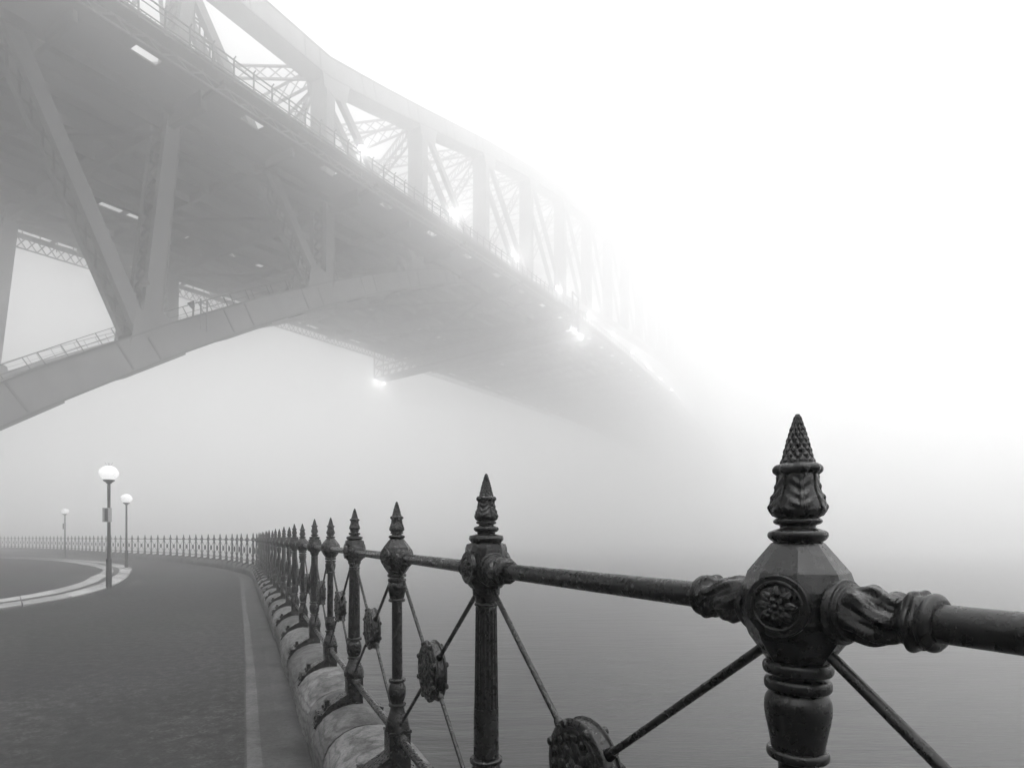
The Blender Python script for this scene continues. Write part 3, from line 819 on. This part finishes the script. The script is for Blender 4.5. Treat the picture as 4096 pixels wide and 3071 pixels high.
# ------------------------------------------------------------------ lamps along the bridge deck
def W3(s, L, h):
    a, b = math.sin(AL), math.cos(AL); return Vector((s*a-L*b, s*b+L*a, CAM_H+h))
hl = [41.4,43.9,46.4,48.3,49.9,51.4,52.3,53.3,54.3,55.0,55.6,56.0]
sl_ = [44.7,62.0,80.4,98.7,117.1,135.6,154,172.3,190.5,208.6,226.4,244.5,262.6,281]
words = ['nearest and brightest', 'second nearest', 'third nearest', 'fourth nearest', 'fifth nearest', 'sixth nearest', 'seventh nearest', 'eighth nearest', 'ninth nearest', 'tenth nearest', 'eleventh nearest', 'farthest, faintest']
def bridge_lamp():
    r = empty('deck_lamp')
    mb = MB(); mb.tube([(0,0,-3.0),(0,0,-.25)], .07, 8); mb.tube([(0,0,-.5),(0,0,-.2)], .13, 8); build(mb, 'pole', STEEL, r, True)
    mb = MB(); mb.lathe([(max(.01,.32*math.sin(a)), -.32*math.cos(a)) for a in [PI*i/10 for i in range(11)]], 14); build(mb, 'globe', BULB, r, True)
    return r
bl0 = bridge_lamp()
HALO = 90.0
for i, (s, h) in enumerate(zip(sl_, hl)):
    o = bl0 if i == 0 else tree_copy(bl0)
    o.location = W3(s, LN+.6, h); tag(o, words[i] + ' glowing lamp along the near edge of the bridge deck', 'lamp', 'lamps along the bridge deck')
    pl = bpy.data.lights.new('deck_lamp_light', 'POINT'); pl.energy = HALO if i < 8 else HALO*.5; pl.shadow_soft_size = .3
    lo = bpy.data.objects.new('light', pl); COL.objects.link(lo); lo.parent = o; lo.location = W3(0,-.6,-.6)-Vector((0,0,CAM_H))

# ------------------------------------------------------------------ maintenance gantry under the deck
ga = empty('maintenance_gantry', (0,0,CAM_H), PI/2-AL); tag(ga, 'maintenance gantry slung across the underside of the bridge deck with floodlights at both ends', 'gantry')
s = 104.0
mb = MB(); 
def gz(L): return H(s, L)
g0, g1 = LN-1.2, LF+1.2
rows = []
for ss in (s-1.6, s+1.6):
    for zz in (-2.0, -4.6): mb.beam((ss,g0,gz(g0)+zz),(ss,g1,gz(g1)+zz),(1,0,0),.3,.35)
    for k in range(24):
        a, b = g0+(g1-g0)*k/24, g0+(g1-g0)*(k+1)/24
        mb.beam((ss,a,gz(a)-2.0),(ss,b,gz(b)-4.6),(1,0,0),.12,.18); mb.beam((ss,b,gz(b)-2.0),(ss,b,gz(b)-4.6),(1,0,0),.12,.15)
mb.beam((s,g0,gz(g0)-4.7),(s,g1,gz(g1)-4.7),(1,0,0),3.4,.12)
build(mb, 'lattice_girder', STEEL, ga)
for L_, sg in ((g0,-1),(g1,1)):
    mb = MB()
    for ss in (s-1.6, s+1.6):
        mb.beam((ss,L_,gz(L_)-4.7),(ss,L_,gz(L_)+3.0),(1,0,0),.28,.28)
    for zz in (-4.6,-2.0,.4,2.9): mb.beam((s-1.6,L_,gz(L_)+zz),(s+1.6,L_,gz(L_)+zz),(0,0,1),.22,.22)
    mb.beam((s-1.6,L_,gz(L_)-2),(s+1.6,L_,gz(L_)+2.9),(0,1,0),.15,.15)
    build(mb, 'end_frame', STEEL, ga)
    for ss in (s-1.4, s+1.9):
        mb = MB(); zc = gz(L_)-(5.0 if sg > 0 else 4.4)
        mb.lathe([(max(.01,.22*math.sin(a)), -.22*math.cos(a)) for a in [PI*i/8 for i in range(9)]], 12, Matrix.Translation((ss,L_,zc)))
        fl = build(mb, 'floodlight', BULB, ga, True)
        pl = bpy.data.lights.new('flood', 'POINT'); pl.energy = HALO*1.6; pl.shadow_soft_size = .25
        lo = bpy.data.objects.new('light', pl); COL.objects.link(lo); lo.parent = ga; lo.location = (ss, L_+.3*sg, zc-.45)

# ------------------------------------------------------------------ fog
mb = MB(); mb.box((0, 200, 54), (1210, 1010, 116))
FOG = bpy.data.materials.new('fog'); FOG.use_nodes = True; ft = FOG.node_tree; ft.nodes.clear()
pv = ft.nodes.new('ShaderNodeVolumePrincipled'); fo = ft.nodes.new('ShaderNodeOutputMaterial')
pv.inputs['Color'].default_value = (1, 1, 1, 1); pv.inputs['Density'].default_value = FOG_DENSITY; pv.inputs['Anisotropy'].default_value = 0.87
ft.links.new(pv.outputs[0], fo.inputs['Volume'])
hz = build(mb, 'haze', FOG); tag(hz, kind='stuff')
hz['label'] = 'thick white fog swallowing the bridge and the harbour'
